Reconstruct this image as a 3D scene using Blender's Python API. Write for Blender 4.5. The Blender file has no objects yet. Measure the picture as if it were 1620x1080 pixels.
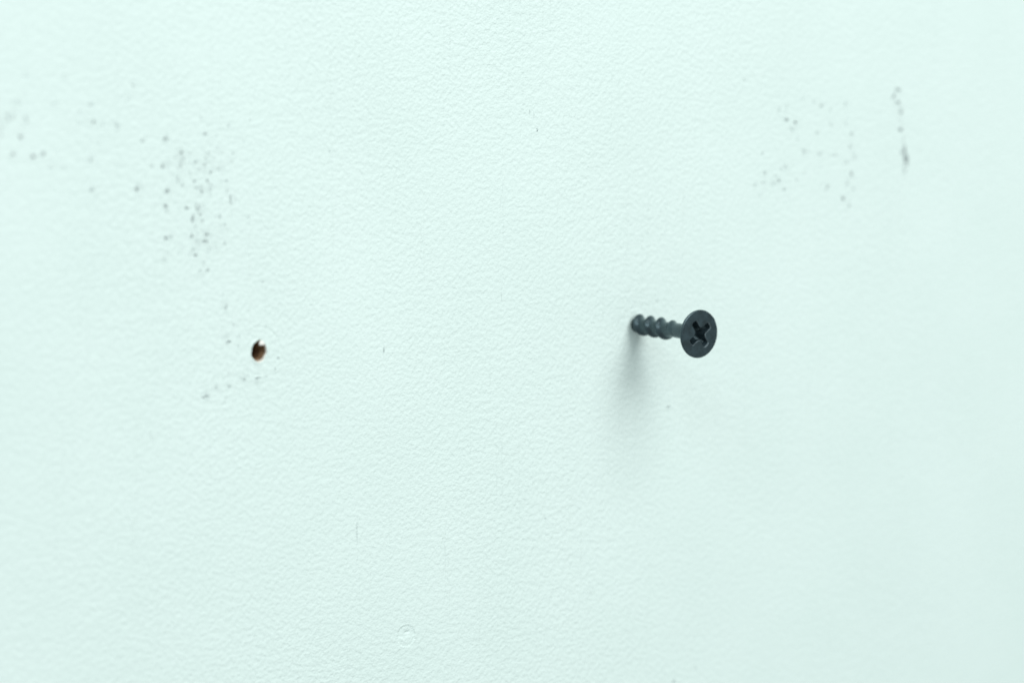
import bpy, bmesh, math, random
import numpy as np
from mathutils import Vector

# ------------------------------------------------------------------ camera, world, light, exposure
scene = bpy.context.scene
MM = 0.001                                    # everything below is measured in millimetres

cam_data = bpy.data.cameras.new('camera')
cam = bpy.data.objects.new('camera', cam_data)
scene.collection.objects.link(cam)
scene.camera = cam
cam_data.sensor_width = 36.0
cam_data.lens = 100.0
cam_data.clip_start = 0.01
cam_data.clip_end = 20.0
YAW, PITCH = math.radians(37.662), math.radians(7.699)
cam.location = (-308.458 * MM, -365.308 * MM, 61.600 * MM)
view = Vector((math.sin(YAW) * math.cos(PITCH), math.cos(YAW) * math.cos(PITCH), -math.sin(PITCH)))
cam.rotation_euler = view.to_track_quat('-Z', 'Y').to_euler()
cam_data.dof.use_dof = True
cam_data.dof.focus_distance = 0.4585
cam_data.dof.aperture_fstop = 10.8

world = bpy.data.worlds.new('World')
scene.world = world
world.use_nodes = True
bg = world.node_tree.nodes['Background']
bg.inputs['Color'].default_value = (0.93, 1.0, 0.985, 1)
bg.inputs['Strength'].default_value = 0.45

def area(name, loc, target, size, size_y, power, colour):
    d = bpy.data.lights.new(name, 'AREA')
    d.shape = 'ELLIPSE'; d.size = size; d.size_y = size_y; d.energy = power; d.color = colour
    o = bpy.data.objects.new(name, d); scene.collection.objects.link(o)
    o.location = loc
    o.rotation_euler = (Vector(target) - Vector(loc)).to_track_quat('-Z', 'Y').to_euler()
    return o
key = area('overhead_lamp', (0.06, -1.00, 0.82), (0.01, 0, 0), 0.74, 1.05, 14.9, (1.0, 0.99, 0.965))
side = area('window_light', (-0.95, -0.80, 1.00), (0, 0, 0), 0.60, 0.60, 4.2, (0.88, 0.97, 1.0))

scene.render.engine = 'CYCLES'
scene.cycles.use_denoising = True
scene.cycles.max_bounces = 8
scene.view_settings.view_transform = 'Standard'
scene.view_settings.look = 'None'
scene.view_settings.exposure = 0.0
scene.view_settings.gamma = 1.0
scene.view_settings.use_curve_mapping = False

rng = random.Random(7)
nrng = np.random.default_rng(11)

# ------------------------------------------------------------------ helpers
def mesh_obj(name, verts, faces, mat, parent=None, smooth=True):
    me = bpy.data.meshes.new(name)
    me.from_pydata([tuple(c * MM for c in v) for v in verts], [], faces)
    me.update()
    if smooth:
        for p in me.polygons: p.use_smooth = True
    me.materials.append(mat)
    o = bpy.data.objects.new(name, me)
    scene.collection.objects.link(o)
    if parent is not None: o.parent = parent
    return o

def new_mat(name):
    m = bpy.data.materials.new(name); m.use_nodes = True
    nt = m.node_tree
    return m, nt, nt.nodes['Principled BSDF']

def nd(nt, kind, **inp):
    n = nt.nodes.new(kind)
    for k, v in inp.items():
        k = k.replace('_', ' ')
        n.inputs[k].default_value = v
    return n

def ramp(nt, src, a, b, ca=(0, 0, 0, 1), cb=(1, 1, 1, 1)):
    r = nt.nodes.new('ShaderNodeValToRGB')
    r.color_ramp.elements[0].position = a; r.color_ramp.elements[0].color = ca
    r.color_ramp.elements[1].position = b; r.color_ramp.elements[1].color = cb
    nt.links.new(src, r.inputs['Fac'])
    return r

# ------------------------------------------------------------------ materials
def wall_material():
    m, nt, bs = new_mat('mint_wall_paint')
    L = nt.links.new
    pos = nt.nodes.new('ShaderNodeNewGeometry').outputs['Position']
    # slight tonal mottling of the paint itself
    mott = nd(nt, 'ShaderNodeTexNoise', Scale=45.0, Detail=3.0, Roughness=0.55)
    L(pos, mott.inputs['Vector'])
    col = ramp(nt, mott.outputs['Fac'], 0.3, 0.7, (0.668, 0.806, 0.784, 1), (0.688, 0.822, 0.803, 1))
    L(col.outputs['Color'], bs.inputs['Base Color'])
    bs.inputs['Roughness'].default_value = 0.62
    bs.inputs['Specular IOR Level'].default_value = 0.35
    # fine grain: a warped noise at about a millimetre, with finer tooth on it
    warp = nd(nt, 'ShaderNodeTexNoise', Scale=800.0, Detail=2.0)
    L(pos, warp.inputs['Vector'])
    ws = nt.nodes.new('ShaderNodeVectorMath'); ws.operation = 'SCALE'; ws.inputs['Scale'].default_value = 0.00035
    L(warp.outputs['Color'], ws.inputs[0])
    wa = nt.nodes.new('ShaderNodeVectorMath'); wa.operation = 'ADD'
    L(pos, wa.inputs[0]); L(ws.outputs[0], wa.inputs[1])
    n1 = nd(nt, 'ShaderNodeTexNoise', Scale=1380.0, Detail=2.5, Roughness=0.5)
    L(wa.outputs[0], n1.inputs['Vector'])
    n2 = nd(nt, 'ShaderNodeTexNoise', Scale=3200.0, Detail=2.0, Roughness=0.6)
    L(wa.outputs[0], n2.inputs['Vector'])
    n3 = nd(nt, 'ShaderNodeTexNoise', Scale=110.0, Detail=2.0)
    L(pos, n3.inputs['Vector'])
    r1 = ramp(nt, n1.outputs['Fac'], 0.28, 0.72)
    r1.color_ramp.interpolation = 'EASE'
    a = nt.nodes.new('ShaderNodeMath'); a.operation = 'MULTIPLY_ADD'; a.inputs[1].default_value = 0.46
    L(n2.outputs['Fac'], a.inputs[0]); L(r1.outputs['Color'], a.inputs[2])
    b = nt.nodes.new('ShaderNodeMath'); b.operation = 'MULTIPLY_ADD'; b.inputs[1].default_value = 0.28
    L(n3.outputs['Fac'], b.inputs[0]); L(a.outputs[0], b.inputs[2])
    # faint upright brush and scrape lines
    vm = nt.nodes.new('ShaderNodeVectorMath'); vm.operation = 'MULTIPLY'; vm.inputs[1].default_value = (1300.0, 0.0, 30.0)
    L(pos, vm.inputs[0])
    vn = nd(nt, 'ShaderNodeTexNoise', Scale=1.0, Detail=1.0); L(vm.outputs[0], vn.inputs['Vector'])
    vr = ramp(nt, vn.outputs['Fac'], 0.62, 0.74)
    c = nt.nodes.new('ShaderNodeMath'); c.operation = 'MULTIPLY_ADD'; c.inputs[1].default_value = 0.55
    L(vr.outputs['Color'], c.inputs[0]); L(b.outputs[0], c.inputs[2])
    bump = nd(nt, 'ShaderNodeBump', Strength=1.0, Distance=0.000078)
    patch = nd(nt, 'ShaderNodeTexNoise', Scale=28.0, Detail=2.0)        # rolled on unevenly: stronger and weaker patches
    L(pos, patch.inputs['Vector'])
    pr = ramp(nt, patch.outputs['Fac'], 0.3, 0.7, (0.70, 0.70, 0.70, 1))
    L(pr.outputs['Color'], bump.inputs['Strength'])
    L(c.outputs[0], bump.inputs['Height'])
    L(bump.outputs['Normal'], bs.inputs['Normal'])
    return m
WALL = wall_material()

def screw_material(name, base, rough, noise_scale=900.0):
    m, nt, bs = new_mat(name)
    L = nt.links.new
    pos = nt.nodes.new('ShaderNodeNewGeometry').outputs['Position']
    n = nd(nt, 'ShaderNodeTexNoise', Scale=noise_scale, Detail=5.0, Roughness=0.65)
    L(pos, n.inputs['Vector'])
    c = ramp(nt, n.outputs['Fac'], 0.3, 0.75, tuple(v * 0.6 for v in base) + (1,), tuple(v * 1.7 for v in base) + (1,))
    L(c.outputs['Color'], bs.inputs['Base Color'])
    r = ramp(nt, n.outputs['Fac'], 0.3, 0.7, (rough - .06,) * 3 + (1,), (rough + .1,) * 3 + (1,))
    L(r.outputs['Color'], bs.inputs['Roughness'])
    bs.inputs['Metallic'].default_value = 0.25
    bs.inputs['Specular IOR Level'].default_value = 1.0
    bs.inputs['Specular Tint'].default_value = (0.72, 0.95, 1.0, 1)
    n2 = nd(nt, 'ShaderNodeTexNoise', Scale=5000.0, Detail=3.0)
    L(pos, n2.inputs['Vector'])
    bump = nd(nt, 'ShaderNodeBump', Strength=0.35, Distance=0.00003)
    L(n2.outputs['Fac'], bump.inputs['Height']); L(bump.outputs['Normal'], bs.inputs['Normal'])
    return m
PHOS = screw_material('black_phosphate_steel', (0.017, 0.030, 0.037), 0.28)

GLINT = screw_material('glint_lip_steel', (0.10, 0.13, 0.145), 0.27)  # lightened steel that paints a bright glint on the recess lip

def plain_material(name, c0, c1, scale, rough, bumpd):
    m, nt, bs = new_mat(name)
    L = nt.links.new
    pos = nt.nodes.new('ShaderNodeNewGeometry').outputs['Position']
    n = nd(nt, 'ShaderNodeTexNoise', Scale=scale, Detail=5.0, Roughness=0.7)
    L(pos, n.inputs['Vector'])
    c = ramp(nt, n.outputs['Fac'], 0.3, 0.7, c0 + (1,), c1 + (1,))
    L(c.outputs['Color'], bs.inputs['Base Color'])
    bs.inputs['Roughness'].default_value = rough
    bump = nd(nt, 'ShaderNodeBump', Strength=0.6, Distance=bumpd)
    L(n.outputs['Fac'], bump.inputs['Height']); L(bump.outputs['Normal'], bs.inputs['Normal'])
    return m
WOOD = plain_material('brown_fibreboard', (0.17, 0.098, 0.050), (0.36, 0.23, 0.13), 1800.0, 0.85, 0.00015)
PLASTER = plain_material('bare_filler', (0.76, 0.71, 0.62), (0.86, 0.83, 0.77), 1500.0, 0.8, 0.0001)
FLAKE = plain_material('white_undercoat', (0.84, 0.84, 0.80), (0.90, 0.90, 0.87), 1500.0, 0.45, 0.00005)

def dirt_material():
    m, nt, bs = new_mat('grey_scuff_dirt')
    L = nt.links.new
    bs.inputs['Base Color'].default_value = (0.11, 0.135, 0.155, 1)
    bs.inputs['Roughness'].default_value = 0.8
    bs.inputs['Specular IOR Level'].default_value = 0.2
    at = nt.nodes.new('ShaderNodeAttribute'); at.attribute_name = 'cover'
    pos = nt.nodes.new('ShaderNodeNewGeometry').outputs['Position']
    n = nd(nt, 'ShaderNodeTexNoise', Scale=2600.0, Detail=3.0, Roughness=0.6)
    L(pos, n.inputs['Vector'])
    r = ramp(nt, n.outputs['Fac'], 0.30, 0.62, (0.25, 0.25, 0.25, 1))
    mu = nt.nodes.new('ShaderNodeMath'); mu.operation = 'MULTIPLY'; mu.use_clamp = True
    L(at.outputs['Fac'], mu.inputs[0]); L(r.outputs['Color'], mu.inputs[1])
    L(mu.outputs[0], bs.inputs['Alpha'])
    return m
DIRT = dirt_material()

# ------------------------------------------------------------------ wall
_w = [(nrng.uniform(-1, 1) * 2 * math.pi / L, nrng.uniform(-1, 1) * 2 * math.pi / L, nrng.uniform(0, 6.28), A)
      for L, A in ((60, .05), (45, .04), (35, .03), (26, .022), (20, .016), (15, .012), (12, .008), (10, .006), (8, .005), (7, .004))]
def swell(x, z):
    """slow unevenness of the painted board, millimetres out of the wall plane"""
    s = 0
    for kx, kz, ph, a in _w:
        s = s + a * np.sin(kx * x + kz * z + ph)
    return s

HX, HZ = -75.42, 1.75                         # centre of the empty screw hole
FX, FZ, FR = -48.1, -46.85, 1.78              # the old filled hole
S0 = float(swell(0.0, 0.0))

def axis(lo, hi, step, far):
    core = list(np.arange(lo, hi + step * .5, step))
    d, a, b = step, [lo], [hi]
    while a[-1] > -far: d *= 1.35; a.append(a[-1] - d)
    d = step
    while b[-1] < far: d *= 1.35; b.append(b[-1] + d)
    return np.array(a[:0:-1] + core + b[1:])

def build_wall():
    xs = axis(-140.0, 125.0, 0.6, 700.0); zs = axis(-95.0, 75.0, 0.6, 700.0)
    X, Z = np.meshgrid(xs, zs)
    fade = np.clip((300 - np.hypot(X, Z)) / 150, 0, 1)
    Y = -swell(X, Z) * fade
    V = np.stack([X, Y, Z], -1).reshape(-1, 3)
    nx, nz = len(xs), len(zs)
    i = np.arange(nx * nz).reshape(nz, nx)
    q = np.stack([i[:-1, :-1], i[:-1, 1:], i[1:, 1:], i[1:, :-1]], -1).reshape(-1, 4)
    inside = np.hypot(V[:, 0] - HX, V[:, 2] - HZ) < 4.1       # the hole's surround is a part of its own
    inside |= np.hypot(V[:, 0] - FX, V[:, 2] - FZ) < 2.3
    q = q[~inside[q].any(1)]
    return mesh_obj('wall', V.tolist(), q.tolist(), WALL)
wall = build_wall()
wall['kind'] = 'structure'
wall['label'] = 'pale mint painted wall with a fine grainy surface, scuffs and an empty screw hole'

# the empty hole: dished surround with the ring a screw head pressed into the paint
def wob(n, seed, amp, harm=7):
    r = random.Random(seed)
    c = [(k, r.uniform(-1, 1) / k ** .7, r.uniform(0, 6.28)) for k in range(2, harm)]
    return lambda t: 1 + amp * sum(a * math.sin(k * t + p) for k, a, p in c)
hole_edge = wob(0, 3, .065, 14)
def hole_r(t):
    e = 1.0 / math.sqrt((math.cos(t) / 1.34) ** 2 + (math.sin(t) / 1.70) ** 2)
    return e * hole_edge(t)

def build_surround():
    N = 96
    ring = wob(0, 9, .012, 6)
    V, Fc = [], []
    rows = 30
    for j in range(rows):
        u = j / (rows - 1)
        for i in range(N):
            t = 2 * math.pi * i / N
            r0 = hole_r(t)
            r = r0 + (5.2 - r0) * u
            e = r - r0
            h = 0.16 * math.exp(-(e / .35) ** 2) * (0.7 + 0.5 * math.sin(3 * t + 1)) - 0.10 * math.exp(-(e / .06) ** 2)
            d = r - 3.75 * ring(t)
            h += -0.035 * (1 + .6 * math.sin(t * 2 + .5)) * math.exp(-(d / .18) ** 2) + 0.012 * math.exp(-((d - .38) / .25) ** 2)   # head imprint
            if r < 3.75: h -= 0.010
            x, z = HX + r * math.cos(t), HZ + r * math.sin(t)
            prud = 0.012 if u < .93 else 0.012 - .05 * (u - .93) / .07
            V.append((x, -float(swell(x, z)) - h - prud, z))
    for j in range(rows - 1):
        for i in range(N):
            a, b = j * N + i, j * N + (i + 1) % N
            Fc.append((a, a + N, b + N, b))
    return mesh_obj('hole_surround', V, Fc, WALL, wall)
sur = build_surround()
sur['label'] = 'painted wall around the empty hole with the faint ring of a screw head'

def build_bore():
    N = 96
    S = -float(swell(HX, HZ))
    def tube(name, prof, mat, parent, jag, seed, cap=False, low=None):
        r = random.Random(seed)
        V, Fc = [], []
        for j, (dep, k) in enumerate(prof):
            for i in range(N):
                t = 2 * math.pi * i / N
                R = hole_r(t) * k * (1 + r.uniform(-jag, jag))
                V.append((HX + R * math.cos(t), S + (dep * low(t) if low else dep), HZ + R * math.sin(t)))
        for j in range(len(prof) - 1):
            for i in range(N):
                a, b = j * N + i, j * N + (i + 1) % N
                Fc.append((a, b, b + N, a + N))
        if cap:
            Fc.append(tuple(range((len(prof) - 1) * N, len(prof) * N)))
        return mesh_obj(name, V, Fc, mat, parent)
    bore = tube('screw_hole', [(0.04, 1.05), (0.3, 1.04), (0.9, 1.03), (1.3, .92), (1.9, .94), (2.6, .87), (3.4, .92), (4.3, .85),
                               (5.5, .9), (7, .82), (9, .8), (12, .6), (13, .3)], WOOD, wall, .035, 5, True)
    bore['label'] = 'empty screw hole with a brown wooden inside'
    tube('plaster_edge', [(-0.02, 1.015), (0.06, 1.0), (0.2, .975), (0.5, .97), (0.8, .945), (0.85, 1.0)], PLASTER, bore, .012, 6, False,
         lambda t: .34 + .90 * max(0, -math.sin(t + .15)) ** 3)
    # a torn flake of undercoat hanging over the hole's upper right edge
    bm = bmesh.new()
    bmesh.ops.create_icosphere(bm, subdivisions=3, radius=1.0)
    rr = random.Random(21)
    cs = [(Vector((rr.gauss(0, 1), rr.gauss(0, 1), rr.gauss(0, 1))).normalized(), rr.uniform(.05, .22)) for _ in range(14)]
    for v in bm.verts:
        n = v.co.normalized()
        k = 1 + sum(a * math.exp(-((n - c).length / .45) ** 2) for c, a in cs) - .25
        x, y, z = n.x * .66 * k, n.y * .26 * k, n.z * .48 * k
        ca, sa = math.cos(-.45), math.sin(-.45)
        v.co = Vector((HX + .70 + x * ca - z * sa, S + .12 + y, HZ + 1.20 + x * sa + z * ca)) * MM
    me = bpy.data.meshes.new('paint_flake'); bm.to_mesh(me); bm.free()
    for p in me.polygons: p.use_smooth = True
    me.materials.append(FLAKE)
    o = bpy.data.objects.new('paint_flake', me); scene.collection.objects.link(o); o.parent = bore
build_bore()

# an old hole filled and painted over
def build_filled(cx, cz, R):
    N, rows = 144, 60
    r = random.Random(17)
    e = wob(0, 31, .03, 9)
    rag = [r.uniform(-1, 1) for _ in range(N)]
    rag = [(rag[i] + .6 * rag[i - 1]) * .06 for i in range(N)]
    lump = [(r.uniform(-.8, .8) * R, r.uniform(-.8, .8) * R, r.uniform(.18, .45), r.uniform(-.05, .05)) for _ in range(30)]
    lump += [(r.gauss(-1.2, 1.0), r.gauss(-1.2, 1.0), r.uniform(.15, .3), r.uniform(-.02, .03)) for _ in range(26)]
    V, Fc = [], []
    RO = 3.4
    for j in range(rows):
        rad = RO * j / (rows - 1)
        for i in range(N):
            t = 2 * math.pi * i / N
            x, z = rad * math.cos(t), rad * math.sin(t)
            d = rad - R * e(t) - rag[i]                       # distance outside the edge of the filler
            k = 1 / (1 + math.exp(d / .07))
            h = -.10 * k + .035 * math.exp(-((d - .1) / .14) ** 2) * (.6 + .5 * math.sin(3 * t + 2))
            h += k * -.13 * math.exp(-((x - .25) ** 2 / .55 ** 2 + (z - .6) ** 2 / .26 ** 2))
            h += k * .10 * math.exp(-((x + .1) ** 2 / .9 ** 2 + (z + .9) ** 2 / .5 ** 2))
            f = min(1, max(0, (3.0 - rad) / .6))
            for lx, lz, ls, la in lump: h += f * la * math.exp(-((x - lx) ** 2 + (z - lz) ** 2) / ls ** 2)
            lift = .010 if rad < 3.1 else .010 - .05 * (rad - 3.1) / .3
            V.append((cx + x, -float(swell(cx + x, cz + z)) - h - lift, cz + z))
    for j in range(rows - 1):
        for i in range(N):
            p, q = j * N + i, j * N + (i + 1) % N
            Fc.append((p, p + N, q + N, q))
    o = mesh_obj('filled_hole', V, Fc, WALL, wall)
    o['label'] = 'small round old hole filled and painted over in wall colour'
build_filled(FX, FZ, FR)

# paint pushed up where the screw went in
def build_lip():
    N = 72
    V, Fc = [], []
    e, g = wob(0, 44, .05, 9), wob(0, 45, .55, 8)
    prof = [(.70, -.05), (.86, .10), (1.0, .19), (1.12, .20), (1.28, .13), (1.45, .05), (1.7, .0), (1.8, -.04)]
    for k, h in prof:
        for i in range(N):
            t = 2 * math.pi * i / N
            rad = 1.62 * k * e(t)
            x, z = rad * math.cos(t), rad * math.sin(t)
            hh = h * .38 * max(.15, g(t)) if h > 0 else h
            V.append((x, -float(swell(x, z)) - hh - .008, z))
    for j in range(len(prof) - 1):
        for i in range(N):
            a, b = j * N + i, j * N + (i + 1) % N
            Fc.append((a, a + N, b + N, b))
    o = mesh_obj('paint_lip', V, Fc, WALL, wall)
    o['label'] = 'raised ring of paint where the screw enters the wall'
build_lip()

# ------------------------------------------------------------------ screw
P_TH, L_S = 2.80, 16.34                       # thread pitch, distance from wall to the face of the head
screw = bpy.data.objects.new('screw', None)
scene.collection.objects.link(screw)
screw.location = (0, -S0 * MM, 0)
screw.empty_display_size = 0.004
screw['label'] = 'black countersunk cross-head screw sticking out of the mint wall'
screw['category'] = 'screw'

def build_thread():
    N, V, Fc = 72, [], []
    ss = np.arange(-7.0, 10.9, 0.07)
    for s in ss:
        for i in range(N):
            t = 2 * math.pi * i / N
            ph = (s - 0.90) / P_TH - (t - math.pi / 2) / (2 * math.pi)
            turn = ph - round(ph)                       # -0.5..0.5, 0 on the crest
            d = turn / (0.20 if turn > 0 else 0.20)
            prof = math.exp(-abs(d) ** 1.9)
            run = min(1, max(0, (10.7 - (s - turn * P_TH)) / 2.6))
            run = run * run * (3 - 2 * run)
            core = 1.10 + 0.06 * min(1, max(0, (s - 6) / 2)) + 0.06 * max(0, (s - 8) / 2.6)
            r = core + 0.70 * run * prof
            if s < -1: r *= max(.25, 1 + (s + 1) / 9)
            V.append((r * math.cos(t), -s, r * math.sin(t)))
    for j in range(len(ss) - 1):
        for i in range(N):
            a, b = j * N + i, j * N + (i + 1) % N
            Fc.append((a, b, b + N, a + N))
    Fc.append(tuple(range(N)))
    mesh_obj('thread', V, Fc, PHOS, screw)

def build_shank():
    N, V, Fc = 64, [], []
    prof = [(10.55, 1.0), (10.6, 1.20), (10.75, 1.25), (13.0, 1.25), (13.4, 1.28), (13.8, 1.4)]
    for s, r in prof:
        for i in range(N):
            t = 2 * math.pi * i / N
            V.append((r * math.cos(t), -s, r * math.sin(t)))
    for j in range(len(prof) - 1):
        for i in range(N):
            a, b = j * N + i, j * N + (i + 1) % N
            Fc.append((a, b, b + N, a + N))
    mesh_obj('shank', V, Fc, PHOS, screw)

def cross(scale_l, w_in, w_end, rot):
    """outline of the cross recess, counter-clockwise"""
    pts = []
    for k in range(4):
        a = rot + k * math.pi / 2
        c, s = math.cos(a), math.sin(a)
        L = scale_l
        loc = [(w_in * 1.28, -w_in * 0.99), (w_in * 1.75, -w_in * .90), (L * .93, -w_end), (L, -w_end * .55), (L, w_end * .55),
               (L * .93, w_end), (w_in * 1.75, w_in * .90), (w_in * 1.28, w_in * 0.99)]
        pts += [(x * c - y * s + .18, x * s + y * c) for x, y in loc]      # stamped a little off centre
    return pts

def build_head():
    N = 128
    bur = lambda t: 1 + .018 * math.exp(-((t - .62) / .07) ** 2)      # a burr on the rim
    prof = [(13.3, 1.24), (13.6, 1.34), (14.1, 1.75), (14.7, 2.45), (15.3, 3.15), (15.75, 3.72), (15.86, 3.86), (15.92, 3.93),
            (16.00, 3.985), (16.10, 4.0), (16.13, 4.0), (16.20, 3.98), (16.265, 3.935), (16.31, 3.87), (16.335, 3.79), (16.34, 3.72)]
    bm = bmesh.new()
    rows = []
    for s, r in prof:
        rows.append([bm.verts.new((r * bur(2 * math.pi * i / N) * math.cos(2 * math.pi * i / N), -s,
                                   r * bur(2 * math.pi * i / N) * math.sin(2 * math.pi * i / N))) for i in range(N)])
    for a, b in zip(rows, rows[1:]):
        for i in range(N):
            f = bm.faces.new((a[i], a[(i + 1) % N], b[(i + 1) % N], b[i])); f.smooth = True
    loop = [bm.verts.new((x, -L_S, z)) for x, z in cross(*LIP)]
    edges = [bm.edges.get((rows[-1][i], rows[-1][(i + 1) % N])) for i in range(N)]
    edges += [bm.edges.new((loop[i], loop[(i + 1) % len(loop)])) for i in range(len(loop))]
    bmesh.ops.triangle_fill(bm, use_beauty=True, use_dissolve=False, edges=edges, normal=(0, -1, 0))
    for v in bm.verts: v.co *= MM
    bmesh.ops.recalc_face_normals(bm, faces=bm.faces)
    me = bpy.data.meshes.new('head'); bm.to_mesh(me); bm.free()
    me.materials.append(PHOS)
    head = bpy.data.objects.new('head', me); scene.collection.objects.link(head); head.parent = screw
    # the recess: a rolled lip, sloping walls and a sunk floor
    lv = [(16.34,) + LIP, (16.19, LIP[0] - .13, LIP[1] - .08, LIP[2] - .09, ROT), (15.4, 2.10, .60, .48, ROT), (14.6, 1.45, .48, .34, ROT),
          (14.0, .75, .30, .20, ROT)]
    V, Fc = [], []
    for s, l, wi, we, ro in lv:
        V += [(x, -s, z) for x, z in cross(l, wi, we, ro)]
    M = 32
    for j in range(len(lv) - 1):
        for i in range(M):
            a, b = j * M + i, j * M + (i + 1) % M
            Fc.append((a, b, b + M, a + M))
    V.append((0.18, -13.7, 0))
    for i in range(M): Fc.append(((len(lv) - 1) * M + i, (len(lv) - 1) * M + (i + 1) % M, len(V) - 1))
    rec = mesh_obj('cross_recess', V, Fc, PHOS, head, smooth=False)
    rec.data.materials.append(GLINT)                # lip paler than the head: its glint is painted into the colour
    for p in list(rec.data.polygons)[:M]: p.material_index = 1
ROT = math.radians(34)
LIP = (2.55, 0.74, 0.66, ROT)
build_thread(); build_shank(); build_head()

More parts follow.
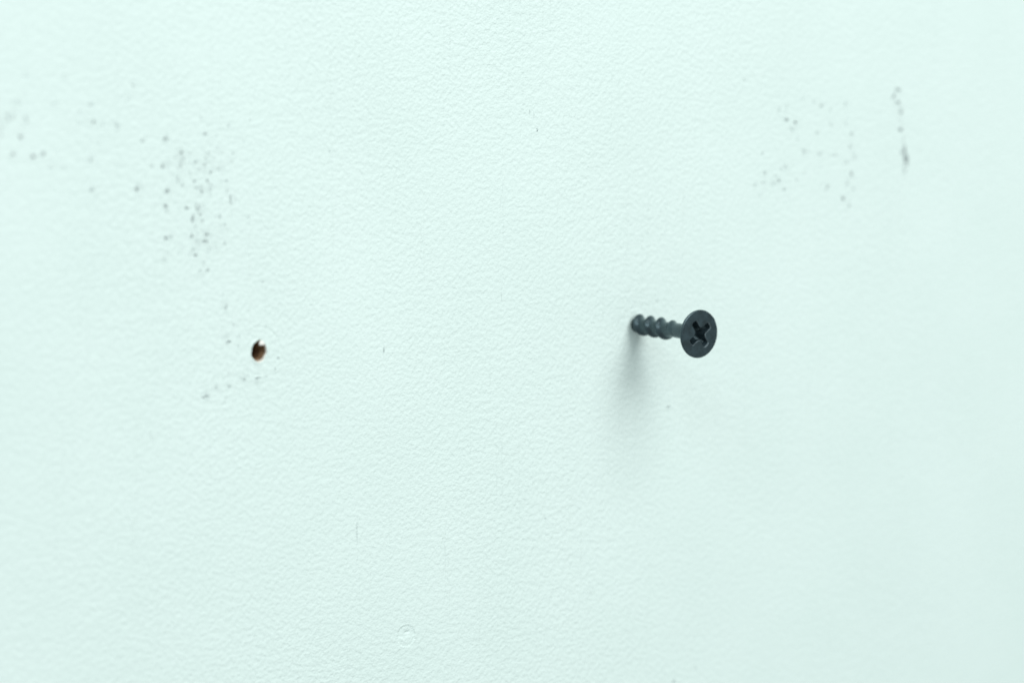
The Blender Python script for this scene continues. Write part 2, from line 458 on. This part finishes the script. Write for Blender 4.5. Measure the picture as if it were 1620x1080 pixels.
# ------------------------------------------------------------------ scuffs and specks of dirt rubbed into the paint
# (x, z, half width, half height, cover, lean) in millimetres on the wall
SPECKS = {
    'left': [
        (-84.48,35.36,0.34,0.23,0.55,0),(-91.53,34.87,0.3,0.26,0.5,0),(-91.1,34.6,0.19,0.16,0.3,0),(-85.18,37.79,0.26,0.16,0.3,0),
        (-76.66,37.11,0.23,0.2,0.15,0),(-80.44,36.35,0.19,0.2,0.2,0),(-95.29,34.64,0.26,0.16,0.2,0),(-88.8,32.74,0.26,0.19,0.3,0),
        (-89.98,31.91,0.19,0.19,0.35,0),(-91.9,30.86,0.3,0.23,0.45,0),(-93.78,30.82,0.18,0.16,0.2,0),(-88.83,30.85,0.23,0.23,0.4,0),
        (-86.47,31.25,0.34,0.42,0.7,0),(-85.75,30.08,0.26,0.2,0.4,0),(-84.71,30.67,0.23,0.16,0.45,0),(-84.54,31.68,0.19,0.16,0.35,0),
        (-83.93,32.54,0.19,0.2,0.3,0),(-83.05,31.74,0.19,0.16,0.3,0),(-82.33,30.05,0.19,0.26,0.5,0),(-79.75,32.24,0.19,0.16,0.4,0),
        (-83.68,29.6,0.19,0.26,0.5,0),(-84.21,28.35,0.19,0.29,0.5,0),(-86.52,28.33,0.26,0.23,0.65,0),(-88.59,27.87,0.24,0.19,0.5,0),
        (-80.87,28.14,0.23,0.16,0.3,0),(-90.46,29.53,0.22,0.13,0.25,0),(-89.45,29.11,0.19,0.23,0.35,0),(-89.31,28.47,0.19,0.16,0.35,0),
        (-85.22,26.69,0.23,0.29,0.6,0),(-86.24,27.3,0.42,0.1,0.4,0),(-83.87,27.06,0.27,0.26,0.25,0),(-91.24,27.09,0.3,0.23,0.7,0),
        (-96.3,27.55,0.26,0.26,0.4,0),(-91.57,24.86,0.26,0.29,0.6,0),(-91.44,24.15,0.19,0.16,0.3,0),(-88.01,24.34,0.34,0.23,0.7,0),
        (-86.29,24.63,0.19,0.23,0.45,0),(-86,24.11,0.19,0.16,0.4,0),(-86.85,22.88,0.21,0.42,1,0),(-85.57,23.27,0.19,0.2,0.4,0),(-85.29,22.41,0.19,0.33,0.4,0),
        (-86.34,21.57,0.34,0.13,0.3,0),(-82.07,24.15,0.11,0.16,0.35,0),(-82.15,22.87,0.17,0.43,0.35,0),(-80.25,25.34,0.15,0.66,0.45,0.25),
        (-80.89,26.65,0.15,0.16,0.35,0),(-81.27,21.54,0.15,0.16,0.35,0),(-80.83,20.79,0.12,0.13,0.3,0),(-81.32,18.71,0.19,0.43,0.25,0),
        (-77.03,22.33,0.27,0.2,0.35,0),(-91.61,20.05,0.26,0.29,0.8,0),(-87.02,20.08,0.28,0.24,0.75,0),(-84.73,20.25,0.46,0.13,0.4,0),
        (-84.9,19.26,0.49,0.13,0.45,0),(-84.17,18.12,0.19,0.16,0.35,0),(-86.85,18.03,0.19,0.2,0.35,0),(-86.48,17.24,0.38,0.2,0.6,0),
        (-85.1,16.07,0.23,0.2,0.3,0),(-85.57,14.92,0.23,0.13,0.35,0),(-84.44,14.74,0.27,0.2,0.5,0),(-91.87,16.94,0.26,0.19,0.2,0),
        (-74.57,12.44,0.27,0.17,0.2,0),(-82.49,33.24,0.17,0.15,0.2,0),(-81.7,32.32,0.15,0.13,0.2,0),(-87.33,32.56,0.23,0.15,0.25,0),
        (-88.37,31.84,0.15,0.13,0.2,0),(-90.72,31.31,0.17,0.11,0.2,0),(-87.24,29.64,0.17,0.15,0.25,0),(-88.13,29.3,0.13,0.11,0.2,0),
        (-89.91,27.99,0.15,0.11,0.2,0),(-85.5,27.39,0.17,0.1,0.35,0),(-83.57,27.68,0.13,0.15,0.25,0),(-85.7,24.34,0.15,0.13,0.3,0),
        (-89.57,22.65,0.15,0.13,0.15,0),(-83.64,23.42,0.13,0.11,0.2,0),(-84.96,24.56,0.15,0.1,0.2,0),(-84.3,19.15,0.13,0.1,0.35,0),
        (-85.49,19.17,0.13,0.1,0.35,0),(-85.82,17.45,0.17,0.11,0.3,0),(-83.69,20.27,0.13,0.1,0.25,0),(-88.47,18.38,0.15,0.11,0.15,0),
        (-88.26,13.77,0.15,0.1,0.12,0),(-80.2,22.76,0.12,0.13,0.15,0),(-82.68,18.02,0.13,0.1,0.15,0),(-77.77,33.95,0.14,0.11,0.12,0),
        (-79.27,34.52,0.13,0.11,0.15,0),],
    'far_left': [
        (-115.57,41,0.65,0.42,0.3,0),(-117.11,38.96,0.65,0.42,0.35,0),(-114.27,38.73,0.52,0.37,0.4,0),(-115.51,36.07,0.6,0.33,0.25,0),
        (-116.61,33.52,0.65,0.37,0.2,0),(-113.43,33.27,0.56,0.34,0.25,0),(-111.88,33.49,0.47,0.47,0.4,0),(-110.45,31.48,0.34,0.76,0.15,0),
        (-109.94,40.57,0.38,0.34,0.18,0),(-103.83,40.21,0.48,0.37,0.25,0),(-105.87,39.43,0.48,0.25,0.12,0),(-103.4,37.82,0.48,0.42,0.15,0),
        (-105.53,37.72,0.58,0.2,0.12,0),(-99.53,37.17,0.49,0.48,0.3,0),(-101.77,37.33,0.35,0.24,0.15,0),(-107.56,36.78,0.42,0.42,0.12,0),
        (-102.51,34.55,0.43,0.27,0.2,0),(-103.82,32.3,0.43,0.38,0.25,0),(-106.03,32.39,0.38,0.27,0.12,0),(-108.55,31.48,0.34,0.3,0.12,0),
        (-95.44,34.7,0.36,0.31,0.25,0),(-93.73,30.91,0.3,0.26,0.2,0),(-108.15,44.31,0.57,0.34,0.15,0),(-96.66,42.81,0.31,0.24,0.15,0),
        (-97.59,40.87,0.31,0.27,0.15,0),(-118.36,37.34,0.37,1,0.25,0),(-103.76,27.94,0.39,0.38,0.4,0),(-96.38,27.57,0.32,0.28,0.4,0),
        (-117.63,29.97,0.37,0.27,0.1,0),(-114.26,44.71,0.56,0.27,0.1,0),],
    'right': [
        (34.22,33.28,0.66,0.38,0.45,0),(36.42,32.71,0.45,0.38,0.3,0),(35.59,31.63,0.44,0.49,0.35,0),(36.81,29.86,0.37,0.38,0.25,0),
        (34.18,35.37,0.37,0.67,0.2,0),(32.35,35.06,0.37,0.38,0.2,0),(38.54,27.69,0.52,0.44,0.35,0),(40.76,36.14,0.52,0.27,0.3,0),
        (42.48,35.42,0.53,0.33,0.3,0),(44.65,34.66,0.53,0.38,0.35,0),(44.6,32.17,0.45,0.33,0.2,0),(48.5,35.65,0.38,0.38,0.2,0),(48.58,32.03,0.46,0.39,0.15,0),
        (41.54,30.67,0.53,0.38,0.18,0),(50.18,30.22,0.46,0.44,0.35,0),(49.88,27.97,0.54,0.55,0.25,0),(50.97,26.17,0.54,0.69,0.3,0),
        (48.9,25.26,0.46,0.39,0.3,0),(50.16,23.19,0.62,0.69,0.25,0),(49.16,21.35,0.46,0.33,0.25,0),(50.58,20.4,0.46,0.33,0.2,0),(42.2,26.92,0.53,0.38,0.35,0),
        (45.23,26.67,2.66,0.22,0.12,0),(28.65,27.73,0.36,0.27,0.3,0),(34.19,25.16,0.52,0.33,0.4,0),(33.03,24.72,0.37,0.22,0.3,0),
        (31.71,23.55,0.52,0.27,0.2,0),(32.39,22.78,0.44,0.33,0.35,0),(31.23,22.22,0.37,0.27,0.35,0),(26.91,22.35,0.44,0.22,0.35,0),
        (28.9,22.58,0.73,0.22,0.2,0),(29.2,24.28,0.51,0.38,0.2,0),(38.78,23.72,0.45,0.33,0.25,0),(36.77,22.57,0.45,0.27,0.2,0),(34.1,21.09,0.81,0.33,0.15,0),
        (44.24,21.01,0.61,0.44,0.3,0),(48.34,18.75,0.61,0.44,0.4,0),(49.77,17.42,0.46,0.39,0.35,0),(28.1,20.53,0.51,0.27,0.15,0),
        (38.2,36.84,0.52,0.27,0.15,0),(24.01,40.53,0.36,0.27,0.15,0),(43.28,38.05,0.38,0.22,0.1,0),],
    'dashes': [
        (61.19,37.71,0.75,0.38,0.6,0),(60.65,36.67,0.48,0.63,0.5,0.1),(61.75,35.57,0.54,0.43,0.5,0),(62.2,34.59,0.34,0.48,0.25,0),
        (62.48,33.69,0.82,0.29,0.3,0),(62.41,32.17,0.34,0.97,0.12,0),(62.56,30.64,0.51,0.73,0.5,0),(63.33,28.71,0.34,0.97,0.16,0),
        (63.41,26.92,0.62,0.82,0.55,0),(63.88,25.37,0.55,0.97,0.5,0),(64.05,24.47,0.48,0.73,0.4,0),(63.47,23.34,0.62,0.78,0.28,0),],
    'hole': [
        (-80.98,3.69,0.48,0.15,0.5,0),(-79.01,2.99,0.24,0.23,0.3,0),(-79.4,1.97,0.21,0.13,0.15,0),(-79.9,6.22,0.18,0.15,0.3,0),
        (-81.18,9.05,0.12,0.58,0.25,-0.25),(-78.99,4.28,0.21,0.13,0.2,0),(-71.99,0.44,0.15,0.16,0.6,0),(-75.57,-2.3,0.53,0.13,0.45,0),
        (-74.23,-2.23,0.31,0.09,0.35,0),(-77.38,-1.78,0.18,0.08,0.3,0),(-78.14,-2.36,0.21,0.16,0.35,0),(-83.24,-3.11,0.21,0.13,0.4,0),
        (-80.9,-3.22,0.21,0.13,0.3,0),(-84.94,-4.33,0.45,0.18,0.55,0.4),(-85.41,-4.41,0.18,0.13,0.5,0),(-81.22,0.34,0.15,0.08,0.25,0),
        (-72.59,-1.31,0.12,0.39,0.15,-0.4),(-80.87,-1.22,0.12,0.39,0.12,0),],
    'single': [
        (-21.22,33.45,0.23,0.25,0.9,0),(-21.94,36.05,0.1,0.49,0.25,0),(-94.6,-9.47,0.22,0.61,0.2,0),(-9.59,-44.85,0.22,0.53,0.25,-0.3),
        (9.12,-63.4,0.35,0.45,0.4,0),(14.07,-61.69,0.24,0.73,0.18,0),(-19.58,-31,0.32,0.26,0.2,0),(7.34,-14.85,0.46,0.26,0.3,0),
        (10.55,20.86,0.23,0.17,0.35,0),(7.39,23.82,0.23,0.17,0.3,0),(-62.05,31.84,0.24,0.31,0.3,0),(-33.49,2.69,0.12,0.17,0.5,0),(4.75,3.58,0.45,0.26,0.09,0),
        (3.91,2.45,0.34,0.26,0.07,0),(-22.86,36.49,0.16,0.41,0.2,0),(18.11,-30.08,0.35,0.18,0.12,0),(-84.76,-15.85,0.36,0.16,0.12,0),
        (-74.61,-22.92,0.46,0.16,0.12,0),(-45.67,-9.41,0.3,0.16,0.1,0),(-13.85,-8.21,0.22,0.17,0.12,0),],
    'scratch': [
        (-52.2,0.03,0.11,0.91,0.38,0),(-52.31,2.06,0.1,0.4,0.2,0),(-57.49,-28.74,0.12,2.44,0.16,0),(-28.44,24.2,0.13,7.19,0.045,0),
        (-28.71,6.67,0.13,3.11,0.06,0),(-44.79,15.44,0.12,4.54,0.045,0),(-40.24,-34.86,0.13,6.28,0.045,0),],
}
def build_specks(name, label, items, seed, spread):
    r = random.Random(seed)
    V, Fc, cov = [], [], []
    N = 9
    grains = []
    for (x, z, rx, rz, a, lean) in items:
        # dirt caught on the tops of the grain: a main spot broken up by smaller ones
        if min(rx, rz) < .1: grains.append((x, z, rx, rz, a, lean)); continue
        for q in range(r.randint(5, 8)):
            k = r.uniform(.2, .46) if q else r.uniform(.48, .7)
            ox, oz = (r.gauss(0, .62) * rx, r.gauss(0, .62) * rz) if q else (r.gauss(0, .12) * rx, r.gauss(0, .12) * rz)
            ox, oz = ox * math.cos(lean) - oz * math.sin(lean), ox * math.sin(lean) + oz * math.cos(lean)
            grains.append((x + ox, z + oz, rx * k * r.uniform(.7, 1.3), rz * k * r.uniform(.8, 1.8), min(1, a * r.uniform(.6, 1.25)), lean + r.uniform(-.4, .4)))
        if spread:
            if r.random() < .5: grains.append((x + r.gauss(0, .5), z + r.gauss(0, .5), r.uniform(.5, 1.1), r.uniform(.6, 1.4), a * .09, 0))   # faint smear
            for q in range(2):
                k = r.uniform(.05, .12)
                grains.append((x + r.gauss(0, 1.6), z + r.gauss(0, 1.6), k, k * r.uniform(.7, 1.6), a * r.uniform(.3, .8), 0))
    for k, (x, z, rx, rz, a, lean) in enumerate(grains):
        e = wob(0, seed * 1000 + k, .3, 6)
        base = len(V)
        lift = .012 + .003 * (k % 7)
        def put(u, t):
            q = u * e(t)
            dx, dz = q * rx * math.cos(t), q * rz * math.sin(t)
            px, pz = x + dx * math.cos(lean) - dz * math.sin(lean), z + dx * math.sin(lean) + dz * math.cos(lean)
            dr = math.hypot(px - HX, pz - HZ)
            out = .06 if dr < 5.4 else 0.0
            V.append((px, -float(swell(px, pz)) - lift - out, pz))
        put(0, 0); cov.append(a)
        for u, c in ((.3, .88), (.6, .52), (.9, .17), (1.25, 0)):
            for i in range(N):
                put(u, 2 * math.pi * i / N); cov.append(a * c)
        for i in range(N): Fc.append((base, base + 1 + i, base + 1 + (i + 1) % N))
        for j in range(3):
            for i in range(N):
                p, q = base + 1 + j * N + i, base + 1 + j * N + (i + 1) % N
                Fc.append((p, p + N, q + N, q))
    o = mesh_obj(name, V, Fc, DIRT, wall)
    at = o.data.attributes.new('cover', 'FLOAT', 'POINT')
    at.data.foreach_set('value', np.clip(np.array(cov) * GAIN[key_], 0, 1).astype(np.float32))
    o['kind'] = 'stuff'
    o['label'] = label
GAIN = {'left': 1.75, 'far_left': 1.15, 'right': 1.25, 'dashes': 1.6, 'hole': 2.5, 'single': 1.1, 'scratch': 1.7}
for i, (key_, name, label) in enumerate((
        ('left', 'dirt_specks', 'dense cluster of dark grey specks above the empty hole'),
        ('far_left', 'dirt_specks', 'faint blurred grey specks at the left edge of the wall'),
        ('right', 'dirt_specks', 'faint grey specks above the screw'),
        ('dashes', 'scuff_streak', 'upright row of dark grey smudges above and right of the screw'),
        ('hole', 'dirt_specks', 'grey specks scattered round the empty hole'),
        ('single', 'dirt_specks', 'lone tiny specks scattered over the wall'),
        ('scratch', 'hairline_scratches', 'thin upright hairline scratches in the paint'))):
    build_specks(name, label, SPECKS[key_], i + 1, key_ in ('left', 'right', 'far_left', 'hole'))
